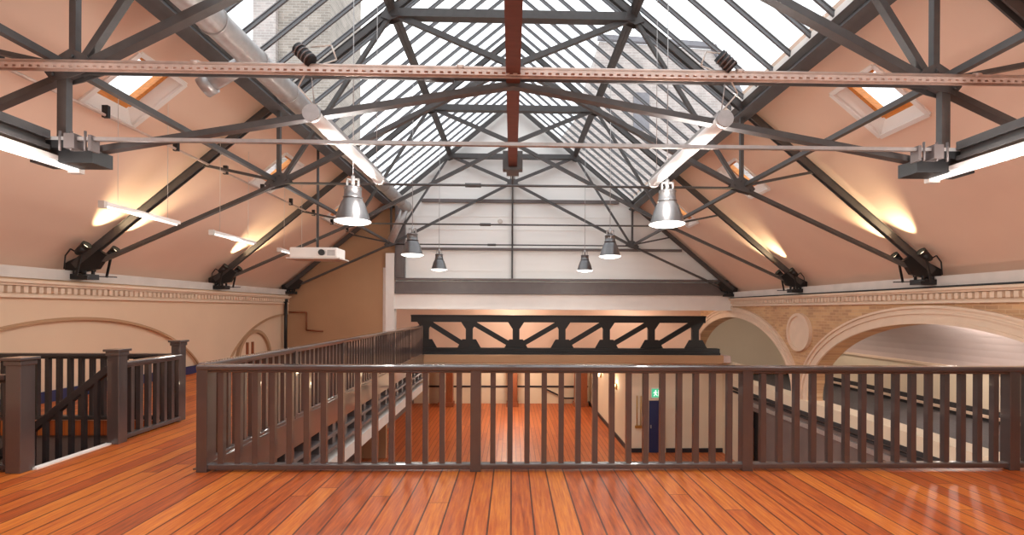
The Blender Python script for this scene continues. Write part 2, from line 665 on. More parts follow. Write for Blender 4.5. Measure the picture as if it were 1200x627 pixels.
# hall beyond the gable: floor slab, back walls, ceiling
m = MB()
m.box(-8.5, 8.2, YG, 22.2, -0.27, -0.02)
struct(m.build('floor', M['vault']))
m = MB()
m.box(-8.5, 8.2, 20.6, 20.8, -0.02, 2.4)
struct(m.build('wall_back', M['plaster']))
m = MB()
m.box(-8.5, 8.2, YG + 0.2, 22.2, 2.4, 2.5)
struct(m.build('ceiling', M['plaster']))
# lower hall walls
m = MB()
m.box(-8.5, 4.6, 28.0, 28.2, LZ, -0.27)
struct(m.build('wall_back', M['lower_cream']))
m = MB()
m.box(4.55, 4.75, 18.6, 28.2, LZ, -0.27)
struct(m.build('wall_right', M['lower_cream']))
m = MB()
m.box(4.55, 8.3, 18.4, 18.6, LZ, -0.27)
m.box(8.2, 8.4, 17.0, 18.4, LZ, -0.27)
struct(m.build('wall_front', M['lower_cream']))
m = MB()
m.box(8.2, 8.4, 4.0, 9.6, LZ, -1.1)
m.box(8.2, 8.4, 10.6, 15.2, LZ, -1.1)
m.box(8.2, 8.4, 16.4, 17.0, LZ, -1.1)
m.box(8.2, 8.4, 9.6, 10.6, LZ + 2.0, -1.1)
m.box(8.2, 8.4, 15.2, 16.4, LZ + 2.1, -1.1)
struct(m.build('wall_right', M['lower_wall']))
m = MB()
m.box(-5.9, -5.7, 7.4, 28.2, LZ, -0.23)
m.box(-8.5, -5.0, 7.3, 7.45, LZ, -0.23)
struct(m.build('wall_left', M['lower_wall']))
m = MB()
m.box(-8.5, 13.3, 4.0, 4.15, LZ, -0.23)
struct(m.build('wall_front', M['lower_wall']))
# lower hall beams under the slab
m = MB()
m.box(-5.7, 4.55, YG, 28, -0.36, -0.28)
struct(m.build('ceiling', M['lower_cream']))
m = MB()
m.box(-4.6, 7.9, YG - 0.05, YG + 0.1, -0.29, -0.0)
struct(m.build('trim_slab_edge', M['tan_wall']))
# skirting boards
m = MB()
m.box(-8.2, -8.17, 7.3, YG, 0, 0.2)
struct(m.build('baseboard_left', M['navy']))
m = MB()
m.box(4.5, 4.55, 18.4, 28, LZ, LZ + 0.16)
m.box(4.5, 8.2, 18.36, 18.4, LZ, LZ + 0.16)
struct(m.build('baseboard_right', M['skirt']))
m = MB()
m.box(-5.7, 4.5, 27.96, 28, LZ + 0.95, LZ + 1.05)
struct(m.build('trim_dado', M['skirt']))

# aisle beyond the arcade
m = MB()
m.box(8.62, 13.2, YB, 22.4, -1.46, -1.3)
struct(m.build('floor', M['carpet']))
m = MB()
m.box(13.0, 13.2, YB, 22.4, -1.3, 0.08)
m.box(8.2, 13.2, 22.2, 22.4, -1.3, 3.0)
struct(m.build('wall_aisle', M['lower_cream']))
m = MB()
pr = []
for k in range(17):
    t = k / 16 * math.pi / 2
    pr.append((8.6 + 4.4 * math.cos(t) , 0.06 + 2.0 * math.sin(t)))
for (xa, za), (xb, zb) in zip(pr, pr[1:]):
    m.prism([(xa, YB, za), (xb, YB, zb), (xb, YB, zb + 0.12), (xa, YB, za + 0.12)], (0, 22.4 - YB, 0))
struct(m.build('ceiling_aisle', M['vault']))
m = MB()
m.box(12.86, 13.0, YB, 22.2, -1.2, -1.13)
m.box(12.7, 12.75, YB, 22.2, -1.14, -1.09)
m.box(12.92, 13.0, YB, 22.2, 0.02, 0.1)
struct(m.build('trim_aisle_ledge', M['moulding']))
m = MB()
m.box(12.95, 13.0, YB, 22.2, -1.13, -0.98)
m.box(12.9, 13.0, YB, 22.2, -1.3, -1.2)
struct(m.build('trim_aisle_dark', M['dark']))
m = MB()
m.box(8.12, 8.66, YB, 17.6, -1.1, -0.8)
struct(m.build('trim_arcade_sill', M['lower_cream']))
m = MB()
m.box(8.1, 8.66, YB, 17.6, -1.2, -1.1)
m.box(8.14, 8.3, YB, 17.6, -1.32, -1.26)
struct(m.build('trim_arcade_sill', M['dark']))
m = MB()
m.box(YB, YB, 0, 0, 0, 0) if False else None
m.bar((8.16, YB, -1.5), (8.16, 17.0, -1.5), 0.12, 0.05)
struct(m.build('trim_service_rail', M['galv']))
# beyond the lower openings
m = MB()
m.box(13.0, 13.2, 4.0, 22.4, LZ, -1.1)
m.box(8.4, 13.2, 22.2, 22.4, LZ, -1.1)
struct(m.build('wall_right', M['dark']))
# wall behind the camera
m = MB()
m.prism([(-8.5, YB, -1), (13.2, YB, -1), (13.2, YB, 3), (8.5, YB, 2.3), (0, YB, zc(0) + 0.2), (-8.5, YB, 2.3)], (0, -0.2, 0))
struct(m.build('wall_behind', M['cream']))
m = MB()
m.box(-8.5, 8.5, 4.0, 4.2, LZ, -0.2)
struct(m.build('wall_below', M['lower_wall']))

# gallery edge: painted fascia and the deep stepped band under it, along the void
m = MB()
m.box(GX1 - 0.03, GX1 + 0.03, GY, YG, -0.4, 0.015)
m.box(GX1 - 0.05, GX1 + 0.06, GY + .08, YG, -0.02, 0.03)
struct(m.build('trim_gallery_edge', M['rail']))
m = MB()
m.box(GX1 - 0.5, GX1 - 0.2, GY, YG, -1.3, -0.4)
struct(m.build('trim_gallery_recess', M['dark']))  # dark colour stands in for shade in the gap below the fascia
m = MB()
m.box(GX1 - 0.2, GX1 + 0.0, GY, YG, -0.66, -0.6)
m.box(GX1 - 0.2, GX1 + 0.02, GY, YG, -0.9, -0.84)
y = GY + 0.2
while y < YG:
    m.box(GX1 - 0.2, GX1 - 0.05, y, y + 0.16, -0.86, -0.4)
    y += 0.62
struct(m.build('trim_gallery_ledge', M['grey_beam']))
m = MB()
m.box(GX1 - 0.3, GX1 + 0.03, GY, YG, -1.3, -1.05)
struct(m.build('trim_gallery_soffit', M['strip']))
# pale nosing on the stairhead edge, stairwell lining
m = MB()
m.box(GX0 - 0.05, GX0 + 0.02, GY + 0.02, 6.0, -0.035, 0.02)
struct(m.build('trim_stair_nosing', M['white']))

# doors, lower hall
m = MB()
m.box(5.3, 5.9, 18.34, 18.4, LZ, LZ + 2.02)
d1 = struct(m.build('door_1', M['navy'], bevel=0.008))
MB().box(5.24, 5.3, 18.32, 18.4, LZ, LZ + 2.08).box(5.9, 5.96, 18.32, 18.4, LZ, LZ + 2.08).box(5.24, 5.96, 18.32, 18.4, LZ + 2.02, LZ + 2.08).build('door_frame', M['lower_cream'], d1)
MB().box(5.36, 5.40, 18.29, 18.34, LZ + 0.95, LZ + 1.07).build('door_handle', M['galv'], d1)
m = MB()
m.box(8.42, 8.5, 15.2, 16.4, LZ, LZ + 2.1)
d2 = struct(m.build('door_2', M['black']))
MB().box(8.38, 8.42, 15.78, 15.82, LZ, LZ + 2.1).build('door_stile', M['dark'], d2)
# small round-headed window in the far left blind arch
m = MB()
N = 24
c, rr = 15.45, 0.9
for k in range(N):
    a0, a1 = math.pi * k / N, math.pi * (k + 1) / N
    q = [(c + r_ * math.cos(a), r_ * math.sin(a)) for r_, a in ((rr, a0), (rr, a1), (rr + 0.1, a1), (rr + 0.1, a0))]
    m.prism([(-8.26, y, z) for y, z in q], (0.1, 0, 0))
wl = struct(m.build('window_20', M['tan_wall']))
pts = [(c + rr * math.cos(math.pi * k / N), rr * math.sin(math.pi * k / N)) for k in range(N + 1)]
MB().prism([(-8.25, y, z) for y, z in pts], (0.01, 0, 0)).build('pane', M['cream'], wl)
MB().box(-8.24, -8.18, 15.0, 15.06, 0.1, 0.62).box(-8.24, -8.18, 15.3, 15.36, 0.1, 0.62).build('window_bracket', M['oak'], wl)

# ================================================================== ROOF STEELWORK
NX, NZ = 4.37, 4.05
PX = 2.3
KZ = 6.32


def plate(m, pts, y, t):
    m.prism([(x, y - t / 2, z) for x, z in pts], (0, t, 0))


def truss(y, label, near=False):
    t = thing('roof_truss', label, 'roof truss', (0, y, 2.2), 'roof trusses')
    S = M['steel']
    for sx in (-1, 1):
        X = lambda v: v * sx
        m = MB()        # twin-channel principal rafter
        for dy in (-0.04, 0.04):
            m.bar((X(8.15), y + dy, zr(8.15)), (0, y + dy, zr(0)), 0.02, 0.13, ref=(0, 1, 0))
            m.bar((X(8.15), y + dy, zr(8.15) + 0.07), (0, y + dy, zr(0) + 0.07), 0.05, 0.012, ref=(0, 1, 0))
        m.build('principal_rafter', S, t)
        m = MB()
        m.bar((X(8.1), y, 2.36), (X(NX), y, NZ), 0.085, 0.065, ref=(0, 1, 0))
        m.build('bottom_chord', S, t)
        m = MB()
        m.bar((X(NX), y, NZ), (0, y, KZ), 0.10, 0.085, ref=(0, 1, 0))
        m.build('inner_chord', S, t)
        m = MB()
        m.bar((0, y, KZ), (X(PX), y, zr(PX) - 0.05), 0.08, 0.10, ref=(0, 1, 0))
        m.build('king_brace', S, t)
        m = MB()
        m.bar((X(NX), y, NZ), (X(PX), y, zr(PX) - 0.05), 0.075, 0.065, ref=(0, 1, 0))
        m.build('diagonal_strut', S, t)
        m = MB()
        m.bar((X(NX + 0.03), y, NZ), (X(NX + 0.03), y, zr(NX)), 0.065, 0.065, ref=(0, 1, 0))
        m.build('vertical_strut', S, t)
        m = MB()
        m.bar((X(NX), y, NZ + 0.02), (X(5.85), y, zr(5.85)), 0.05, 0.05, ref=(0, 1, 0))
        m.build('short_strut', S, t)
        m = MB()        # gusset plates with bolts
        for dy in (-0.06, 0.06):
            plate(m, [(X(NX - .22), NZ), (X(NX - .13), NZ + .14), (X(NX + .02), NZ + .2), (X(NX + .13), NZ + .13), (X(NX + .27), NZ - .04), (X(NX + .2), NZ - .13), (X(NX), NZ - .08)], y + dy, 0.012)
            for bx, bz in ((-.12, .04), (0, .12), (.11, .02), (.19, -.06)):
                m.cyl((X(NX + bx), y + dy * 1.0, NZ + bz), (X(NX + bx), y + dy * 1.55, NZ + bz), 0.022, n=6)
        m.build('gusset_plate', S, t)
        m = MB()
        for dy in (-0.07, 0.07):
            plate(m, [(X(PX - .18), zr(PX) - .14), (X(PX + .02), zr(PX) - .22), (X(PX + .2), zr(PX) - .16), (X(PX + .1), zr(PX) + .02), (X(PX - .1), zr(PX) + .14)], y + dy, 0.012)
        m.build('gusset_plate', S, t)
        m = MB()        # shoe on the wall head
        m.box(*sorted((X(7.82), X(8.3))), y - 0.13, y + 0.13, 2.2, 2.3)
        plate(m, [(X(8.3), 2.28), (X(7.72), 2.4), (X(7.55), 2.66), (X(7.75), 2.78), (X(8.3), 2.5)], y, 0.09)
        for bx in (7.9, 8.08):
            m.cyl((X(bx), y - .09, 2.3), (X(bx), y - .09, 2.37), 0.03, n=6)
            m.cyl((X(bx), y + .09, 2.3), (X(bx), y + .09, 2.37), 0.03, n=6)
        m.build('wall_shoe', M['black'], t)
    MB().bar((-PX, y, zr(PX) - 0.06), (PX, y, zr(PX) - 0.06), 0.13, 0.16, ref=(0, 1, 0)).bar((-PX, y, zr(PX) - 0.14), (PX, y, zr(PX) - 0.14), 0.18, 0.02, ref=(0, 1, 0)).build('collar_beam', S, t)
    m = MB()
    m.cyl((-NX, y, NZ - 0.01), (NX, y, NZ - 0.01), 0.024, n=10)
    m.cyl((-0.9, y, NZ - 0.01), (-0.6, y, NZ - 0.01), 0.042, n=8)
    m.build('tie_rod', S, t)
    m = MB()
    for dx in (-0.07, 0.07):
        m.cyl((dx, y, KZ), (dx, y, zr(PX) - 0.1), 0.016, n=8)
    plate(m, [(-.2, KZ), (-.1, KZ + .12), (.1, KZ + .12), (.2, KZ), (.1, KZ - .12), (-.1, KZ - .12)], y, 0.13)
    m.build('king_rod', S, t)
    m = MB()
    m.cyl((0, y, KZ), (0, y, NZ - (0.0 if near else 0.0)), 0.02, n=8)
    m.build('king_rod', S, t)
    if near:
        for sx in (-1, 1):
            X = lambda v: v * sx
            m = MB()
            m.bar((X(4.38), y, 3.22), (0, y, 3.98), 0.09, 0.06, ref=(0, 1, 0))
            m.build('lower_tie', S, t)
            m = MB()
            m.bar((X(4.48), y, NZ), (X(4.48), y, 3.18), 0.06, 0.06, ref=(0, 1, 0))
            m.bar((X(4.48), y - .05, NZ), (X(4.48), y - .05, 3.18), 0.012, 0.09, ref=(0, 1, 0))
            m.build('hanger', S, t)
            m = MB()
            m.box(*sorted((X(4.12), X(4.72))), y - 0.12, y + 0.12, 3.1, 3.24)
            m.box(*sorted((X(4.3), X(4.55))), y - 0.2, y + 0.1, 3.22, 3.3)
            m.build('hanger_plate', M['black'], t)
    return t


truss(TY[0], 'nearest dark steel roof truss, high over the front balustrade, carrying hanger plates', True)
truss(TY[1], 'second dark steel roof truss, its collar beam along the top of the frame')
truss(TY[2], 'third dark steel roof truss back, midway down the void')
truss(TY[3], 'farthest dark steel roof truss, standing just in front of the white gable')


def long(name, label, cat, x, z, a, b, y0=YB, y1=YG, material=None, flange=False, ref=(0, 0, 1), group=None):
    m = MB()
    m.bar((x, y0, z), (x, y1, z), a, b, ref=ref)
    if flange:
        m.bar((x, y0, z + a / 2), (x, y1, z + a / 2), 0.02, b * 2.2, ref=ref)
        m.bar((x, y0, z - a / 2), (x, y1, z - a / 2), 0.02, b * 2.2, ref=ref)
    return tag(m.build(name, material or M['steel']), label, cat, group)


for sx, sd in ((-1, 'left'), (1, 'right')):
    long('purlin', 'deep dark steel purlin at the foot of the %s roof glazing' % sd, 'purlin', sx * 4.42, zr(4.42) - 0.07, 0.22, 0.08, flange=True, ref=(sx * SL, 0, 1), group='long roof purlins')
    long('purlin', 'dark steel purlin partway up the %s roof glazing' % sd, 'purlin', sx * PX, zr(PX) + 0.05, 0.16, 0.06, flange=True, ref=(sx * SL, 0, 1), group='long roof purlins')
    long('tie_bar', 'dark steel bar linking the truss joints along the %s side of the roof' % sd, 'tie bar', sx * (NX + 0.1), NZ + 0.05, 0.07, 0.07, group='lengthwise tie bars')
long('ridge_beam', 'dark steel ridge beam at the top of the glazed roof', 'ridge beam', 0, zr(0) + 0.02, 0.25, 0.08, flange=True)
# red-brown runway beam over the middle
m = MB()
m.box(-0.07, 0.07, YB, 7.75, 3.98 - 0.0, 4.0)
m.box(-0.015, 0.015, YB, 7.75, 4.0, 4.2)
m.box(-0.07, 0.07, YB, 7.75, 4.2, 4.22)
rb = thing('runway_beam', 'red-brown steel beam running overhead down the middle, end plate over the void', 'beam', (0, 0, 3.98))
o = m.build('beam', M['floor_tinted_steel'], rb)
MB().box(-0.16, 0.16, 7.7, 7.86, 3.94, 4.24).box(-0.1, 0.1, 7.6, 7.95, 3.9, 3.95).build('end_plate', M['steel'], rb)
MB().cyl((-0.05, 7.78, 4.2), (-0.05, 9.08, KZ), 0.014, n=8).cyl((0.05, 7.78, 4.2), (0.05, 9.08, KZ), 0.014, n=8).build('hanger_rod', M['steel'], rb)

# gable framing rails, post and the grey beams over the opening
gf = thing('gable_bracing', 'dark steel rails and centre post fixed across the white gable', 'steel framing', (0, YG - 0.06, 2.8))
MB().box(-3.35, 3.95, YG - 0.09, YG, 5.62, 5.74).build('rail', M['grey_beam'], gf)
MB().box(-3.9, 6.3, YG - 0.09, YG, 3.86, 3.95).build('rail', M['grey_beam'], gf)
MB().box(-0.03, 0.03, YG - 0.1, YG, 2.82, 6.3).build('centre_post', M['steel'], gf)
m = MB()
m.box(-4.27, 8.2, YG - 0.2, YG, 2.74, 2.82)
m.box(-4.27, 8.2, YG - 0.13, YG, 2.3, 2.7)
m.box(-4.27, 8.2, YG - 0.2, YG, 2.24, 2.32)
tag(m.build('gable_beam', M['grey_beam'], bevel=0.006), 'long grey steel beam across the foot of the white gable', 'beam')
m = MB()
m.box(-4.27, -3.92, YG - 0.2, YG - 0.01, 2.83, 5.5)
m.box(-4.2, -3.98, YG - 0.24, YG - 0.2, 2.83, 5.5)
tag(m.build('gable_post', M['grey_beam']), 'thick grey steel post at the left edge of the white gable', 'post')

# ================================================================== LATTICE GIRDER
lg = thing('lattice_girder', 'black riveted lattice girder standing under the white fascia beyond the void', 'girder', (0, YG + 0.6, 0))
gy = YG + 0.55
MB().box(-3.8, 7.4, gy - 0.16, gy + 0.16, 1.2, 1.42).box(-3.8, 7.4, gy - 0.22, gy + 0.22, 1.42, 1.47).build('top_chord', M['black'], lg)
MB().box(-3.4, 7.95, gy - 0.16, gy + 0.16, 0.06, 0.22).box(-3.4, 7.95, gy - 0.22, gy + 0.22, -0.02, 0.06).build('bottom_chord', M['black'], lg)
vx = [-3.28, -1.62, 0.16, 1.92, 3.62, 5.35, 7.05]
for x in vx:
    MB().box(x - 0.13, x + 0.13, gy - 0.07, gy + 0.07, 0.15, 1.3).prism([(x - .46, gy - .08, .2), (x + .46, gy - .08, .2), (x + .26, gy - .08, .55), (x - .26, gy - .08, .55)], (0, .02, 0)).prism([(x - .36, gy - .08, 1.28), (x + .36, gy - .08, 1.28), (x + .14, gy - .08, .95), (x - .14, gy - .08, .95)], (0, .02, 0)).build('upright', M['black'], lg)
for a, b in ((0, 1), (1, 2), (3, 2), (4, 3), (5, 4), (6, 5)):
    s = 1 if vx[b] > vx[a] else -1
    MB().bar((vx[a] + s * .08, gy, 1.2), (vx[b] - s * .1, gy, 0.28), 0.08, 0.19, ref=(0, 1, 0)).build('diagonal', M['black'], lg)

# ================================================================== BALUSTRADES
def post(m, x, y, h, wd, z=0, cap=True):
    m.box(x - wd / 2, x + wd / 2, y - wd / 2, y + wd / 2, z, z + h)
    if cap:
        e = 0.03
        m.box(x - wd / 2 - e, x + wd / 2 + e, y - wd / 2 - e, y + wd / 2 + e, z + h, z + h + 0.035)
        m.box(x - wd / 2 - e * .4, x + wd / 2 + e * .4, y - wd / 2 - e * .4, y + wd / 2 + e * .4, z + h - 0.03, z + h)


def balustrade(root, p0, p1, posts, h, pitch=0.175, bw=0.055, wd=0.1, tall=None, rail_w=0.125, mt=None, z0=0.0):
    """posts: distances from p0 of the intermediate and end posts (plain posts under the rail)."""
    mt = mt or M['rail']
    p0, p1 = Vector((*p0, z0)), Vector((*p1, z0))
    L = (p1 - p0).length
    d = (p1 - p0).normalized()
    up = Vector((0, 0, 1))
    m = MB()
    m.bar(p0 + up * (h - 0.028), p1 + up * (h - 0.028), 0.056, rail_w, ref=(0, 0, 1))
    m.bar(p0 + up * (h - 0.066), p1 + up * (h - 0.066), 0.03, rail_w * 0.62, ref=(0, 0, 1))
    m.build('top_rail', mt, root, bevel=0.02)
    m = MB()
    m.bar(p0 + up * 0.05, p1 + up * 0.05, 0.06, 0.085, ref=(0, 0, 1))
    m.build('bottom_rail', mt, root, bevel=0.014)
    for s in posts:
        q = p0 + d * s
        m = MB()
        m.box(q.x - wd / 2, q.x + wd / 2, q.y - wd / 2, q.y + wd / 2, z0, z0 + h - 0.03)
        m.build('post', mt, root, bevel=0.005)
    ends = sorted(posts)
    for a, b in zip(ends, ends[1:]):
        n = max(1, round((b - a) / pitch) - 1)
        for k in range(1, n + 1):
            s = a + (b - a) * k / (n + 1)
            q = p0 + d * s
            m = MB()
            m.bar(q + up * 0.08, q + up * (h - 0.08), bw, bw, ref=d)
            m.build('baluster', mt, root)


bl = thing('balustrade', 'long dark taupe timber balustrade across the front of the void', 'balustrade', (-3.3, 5.0, 0), 'taupe balustrades')
balustrade(bl, (-3.22, 5.0), (8.15, 5.0), [0.06, 2.85, 5.695, 8.56, 11.3], 1.1, wd=0.11)
bl = thing('balustrade', 'dark taupe balustrade running away along the left gallery beside the void', 'balustrade', (GX1, 5.1, 0), 'taupe balustrades')
balustrade(bl, (GX1, 5.14), (GX1, 17.25), [0.1 + k * 2.01 for k in range(7)], 1.1, pitch=0.168)
bl = thing('balustrade', 'short low balustrade between the two capped stairhead newels farther back', 'balustrade', (GX0, 6.1, 0), 'taupe balustrades')
balustrade(bl, (GX0, 6.14), (GX0, 7.17), [0.0, 1.03], 1.0, pitch=0.155, wd=0.05)
bl = thing('balustrade', 'low dark balustrade across the far side of the stairwell, against the left wall', 'balustrade', (-8.2, 7.24, 0), 'taupe balustrades')
balustrade(bl, (-8.18, 7.24), (GX0 - .15, 7.24), [0.03, 3.08], 1.0, pitch=0.16, wd=0.05, mt=M['rail_dark'])
bl = thing('balustrade', 'short dark balustrade at the left frame edge, joined to the nearest newel', 'balustrade', (-8.2, 5.03, 0), 'taupe balustrades')
balustrade(bl, (-8.18, 5.0), (GX0 - .2, 5.0), [0.03, 3.03], 0.99, pitch=0.17, wd=0.05, mt=M['rail_dark'])
for (x, y, h, wd, lb) in ((GX0 - .1, 5.0, 1.14, 0.15, 'square capped newel post nearest the camera at the stairhead'),
                          (GX0 + .03, 6.04, 1.14, 0.14, 'middle capped newel post, at the far side of the stairhead opening'),
                          (GX0 - .06, 7.26, 1.17, 0.13, 'farthest capped newel post, at the corner of the stairwell')):
    r = thing('newel_post', lb, 'newel post', (x, y, 0), 'stairhead newel posts')
    MB().box(x - wd / 2, x + wd / 2, y - wd / 2, y + wd / 2, 0.0, h).build('shaft', M['rail'], r, bevel=0.006)
    e = 0.03
    m = MB()
    m.box(x - wd / 2 - e, x + wd / 2 + e, y - wd / 2 - e, y + wd / 2 + e, h, h + 0.03)
    m.box(x - wd / 2 - e * .4, x + wd / 2 + e * .4, y - wd / 2 - e * .4, y + wd / 2 + e * .4, h - 0.05, h)
    m.build('cap', M['rail'], r, bevel=0.006)

# staircase going down to the left
st = thing('staircase', 'dark staircase dropping away to the left behind the nearest newel', 'staircase', (GX0, 5.5, 0))
for k in range(12):
    x1 = GX0 - 0.05 - 0.235 * k
    z = -0.19 * (k + 1)
    MB().box(x1 - 0.26, x1, 5.08, 5.98, z - 0.035, z).box(x1 - 0.02, x1, 5.08, 5.98, z, z + 0.19).build('tread', M['navy'] if k < 20 else M['rail'], st)
for y in (5.06, 6.0):
    MB().bar((GX0 - .02, y, -0.1), (GX0 - 2.9, y, -0.1 - 2.86 * .81), 0.05, 0.3, ref=(0, 1, 0)).build('stringer', M['rail_dark'], st)
MB().bar((GX0 - .06, 6.04, 0.93), (GX0 - 2.6, 6.04, 0.93 - 2.54 * .81), 0.07, 0.09, ref=(0, 1, 0)).build('handrail', M['rail_dark'], st, bevel=0.01)
for k in range(15):
    x = GX0 - 0.2 - 0.155 * k
    dz = -(GX0 - x) * .81
    MB().box(x - .022, x + .022, 6.0, 6.045, dz - 0.05, dz + 0.95).build('baluster', M['rail_dark'], st)

# ================================================================== SERVICES OVERHEAD
# cable tray with a round conduit on top
ty, tz = 4.68, EYE + 2.31
ct = thing('cable_tray', 'pinkish metal slotted cable tray spanning the hall just below the nearest truss', 'cable tray', (0, ty, tz))
m = MB()
m.box(-6.2, 6.2, ty - 0.03, ty + 0.03, tz + 0.012, tz + 0.022)
x = -6.0
m.box(-6.2, 6.2, ty - 0.033, ty - 0.028, tz - 0.002, tz + 0.022)
m.box(-6.2, 6.2, ty - 0.033, ty - 0.028, tz - 0.032, tz - 0.022)
while x < 6.0:
    m.box(x, x + 0.04, ty - 0.033, ty - 0.028, tz - 0.022, tz - 0.002)
    x += 0.075
m.box(-6.2, 6.2, ty + 0.028, ty + 0.033, tz - 0.032, tz + 0.022)
m.build('tray', M['tray'], ct)
m = MB()
m.cyl((-6.2, ty, tz + 0.044), (6.2, ty, tz + 0.044), 0.022, n=12)
for x in (-5.2, -3.1, -0.55, 2.2, 4.6):
    m.cyl((x, ty, tz + 0.05), (x + 0.07, ty, tz + 0.05), 0.03, n=12)
m.build('conduit', M['tray'], ct)

uy, uz = 4.72, EYE + 1.63
us = thing('strut_channel', 'thin galvanised strut channel clamped across both hanger plates', 'strut channel', (0, uy, uz))
m = MB()
m.box(-4.5, 4.5, uy - 0.02, uy + 0.02, uz - 0.018, uz - 0.014)
m.box(-4.5, 4.5, uy - 0.022, uy - 0.017, uz - 0.018, uz + 0.016)
m.box(-4.5, 4.5, uy + 0.017, uy + 0.022, uz - 0.018, uz + 0.016)
m.build('channel', M['galv'], us)
for sx in (-1, 1):
    m = MB()
    m.box(*sorted((sx * 4.2, sx * 4.3)), uy - 0.05, uy + 0.08, uz - 0.1, uz + 0.04)
    m.box(*sorted((sx * 4.05, sx * 4.08)), uy - 0.04, uy + 0.06, uz - 0.12, uz + 0.03)
    for q in (4.12, 4.25, 4.36):
        m.cyl((sx * q, uy - 0.02, uz - 0.12), (sx * q, uy - 0.02, uz + 0.07), 0.012, n=6)
    m.build('clamp', M['grey_beam'], us)

# big spiral duct on the left
du = thing('ventilation_duct', 'large round galvanised ventilation duct running high along the left side', 'duct', (-3.3, 8, 5))
dx, dz_, dr = -3.42, EYE + 3.28, 0.165
m = MB()
m.cyl((dx, YB, dz_), (dx, 15.4, dz_), dr, n=28)
m.build('duct', M['galv'], du)
m = MB()
y = 1.0
while y < 15.3:
    MB().cyl((dx, y, dz_), (dx, y + 0.03, dz_), dr + 0.012, n=28).build('seam', M['galv'], du)
    y += 0.9
MB().cyl((dx - 0.05, 6.35, dz_ - 0.03), (dx - 0.6, 6.35, dz_ - 0.38), 0.10, n=20).cyl((dx - 0.52, 6.35, dz_ - 0.33), (dx - 0.64, 6.35, dz_ - 0.4), 0.125, n=20).build('branch', M['galv'], du)
MB().cyl((dx, 15.4, dz_), (dx, 15.5, dz_), dr + 0.02, n=28).cyl((dx - 0.0, 15.3, dz_ - 0.1), (dx - 0.5, 15.5, dz_ - 1.1), 0.12, n=20).build('end_cap', M['galv'], du)

# two long round tube fittings hung below the tray
def tube_fitting(x, z, label, side):
    y0, y1 = 4.72, 7.1
    r = thing('tube_light', label, 'light fitting', (x, y0, z), 'hanging tube lights')
    MB().cyl((x, y0 + 0.04, z), (x, y1, z), 0.07, n=20).build('diffuser', M['tube_soft'], r)
    m = MB()
    m.bar((x, y0 + .03, z + 0.07), (x, y1, z + 0.07), 0.05, 0.09)
    m.build('housing', M['galv'], r)
    MB().cyl((x, y0, z), (x, y0 + 0.05, z), 0.084, n=24).build('end_cap', M['galv'], r)
    MB().cyl((x, y1, z), (x, y1 + 0.05, z), 0.084, n=24).build('end_cap', M['galv'], r)
    MB().cyl((x, y0 + .1, z + .09), (x, y0 + .02, tz - 0.04), 0.006, n=6).build('suspension_wire', M['galv'], r)
    MB().cyl((x, y1 - .1, z + .09), (x, y1 - .1, zr(PX) - .08), 0.005, n=6).build('suspension_wire', M['galv'], r)
    lamp('POINT', (x, y0 + .5, z - .25), 40, (1, .95, .9), .12, r)
    lamp('POINT', (x, y1 - .5, z - .25), 40, (1, .95, .9), .12, r)
    pts = [(x - side * .02, y0 + .1, z + .08), (x + side * .12, y0, z + .25), (x + side * .03, y0, z + .42), (x - side * .25, y0, z + .52), (x - side * .2, y0, z + .66), (x - side * .0, y0, z + .64)]
    MB().tube([Vector(p) for p in pts], 0.008, 6).build('flex', M['strip'], r)


tube_fitting(-1.98, EYE + 1.92, 'white round tube light hanging left of centre, below the duct', -1)
tube_fitting(2.12, EYE + 1.92, 'white round tube light hanging right of centre under the cable tray', 1)
for sx, lb in ((-1, 'small dark ribbed connector block on the cable tray, left of centre'), (1, 'small dark ribbed connector block on the cable tray, right of centre')):
    cx = sx * 2.05 + 0.05
    r = thing('connector_block', lb, 'connector', (cx, ty - 0.03, tz + 0.08), 'connector blocks on the tray')
    a, b = Vector((cx - sx * .09, ty - .03, tz + .2)), Vector((cx + sx * .05, ty - .03, tz + .06))
    if sx > 0:
        a, b = Vector((cx - .08, ty - .03, tz + .2)), Vector((cx + .06, ty - .03, tz + .07))
    else:
        a, b = Vector((cx - .08, ty - .03, tz + .2)), Vector((cx + .06, ty - .03, tz + .07))
    MB().cyl(a, b, 0.062, n=18).build('body', M['black'], r)
    m = MB()
    for k in range(4):
        q = a.lerp(b, 0.15 + k * 0.22)
        m.cyl(q, q + (b - a).normalized() * 0.015, 0.068, n=18)
    m.build('rib', M['grey_beam'], r)


# near fluorescent battens under dark channels, running towards the camera
for sx, sd in ((-1, 'left'), (1, 'right')):
    x = sx * 4.5
    tag(MB().box(x - .06, x + .06, 1.2, 4.69, 3.3, 3.38).box(x - .015, x + .015, 1.2, 4.69, 3.24, 3.3).box(x - .06, x + .06, 1.2, 4.69, 3.2, 3.24).build('support_channel', M['steel']),
        'dark steel channel above the bright batten at the %s edge of the frame' % sd, 'steel channel', 'channels over the battens')
    r = thing('batten_light', 'bright fluorescent batten at the upper %s edge of the frame, under a dark channel' % sd, 'fluorescent light', (x, 4, 3.1), 'edge fluorescent battens')
    MB().box(x - .05, x + .05, 3.2, 5.05, 3.12, 3.17).build('housing', M['white'], r, bevel=0.006)
    MB().cyl((x - .035, 3.24, 3.095), (x - .035, 5.0, 3.095), 0.02, n=12).cyl((x + .035, 3.24, 3.095), (x + .035, 5.0, 3.095), 0.02, n=12).build('tube', M['tube'], r)
    MB().box(x - .06, x + .06, 5.0, 5.06, 3.06, 3.17).build('end_cap', M['strip'], r)
    for q in (1.5, 2.9, 4.3):
        lamp('POINT', (x - sx * .1, q, 2.9), 22, (1, .96, .92), .1, r)

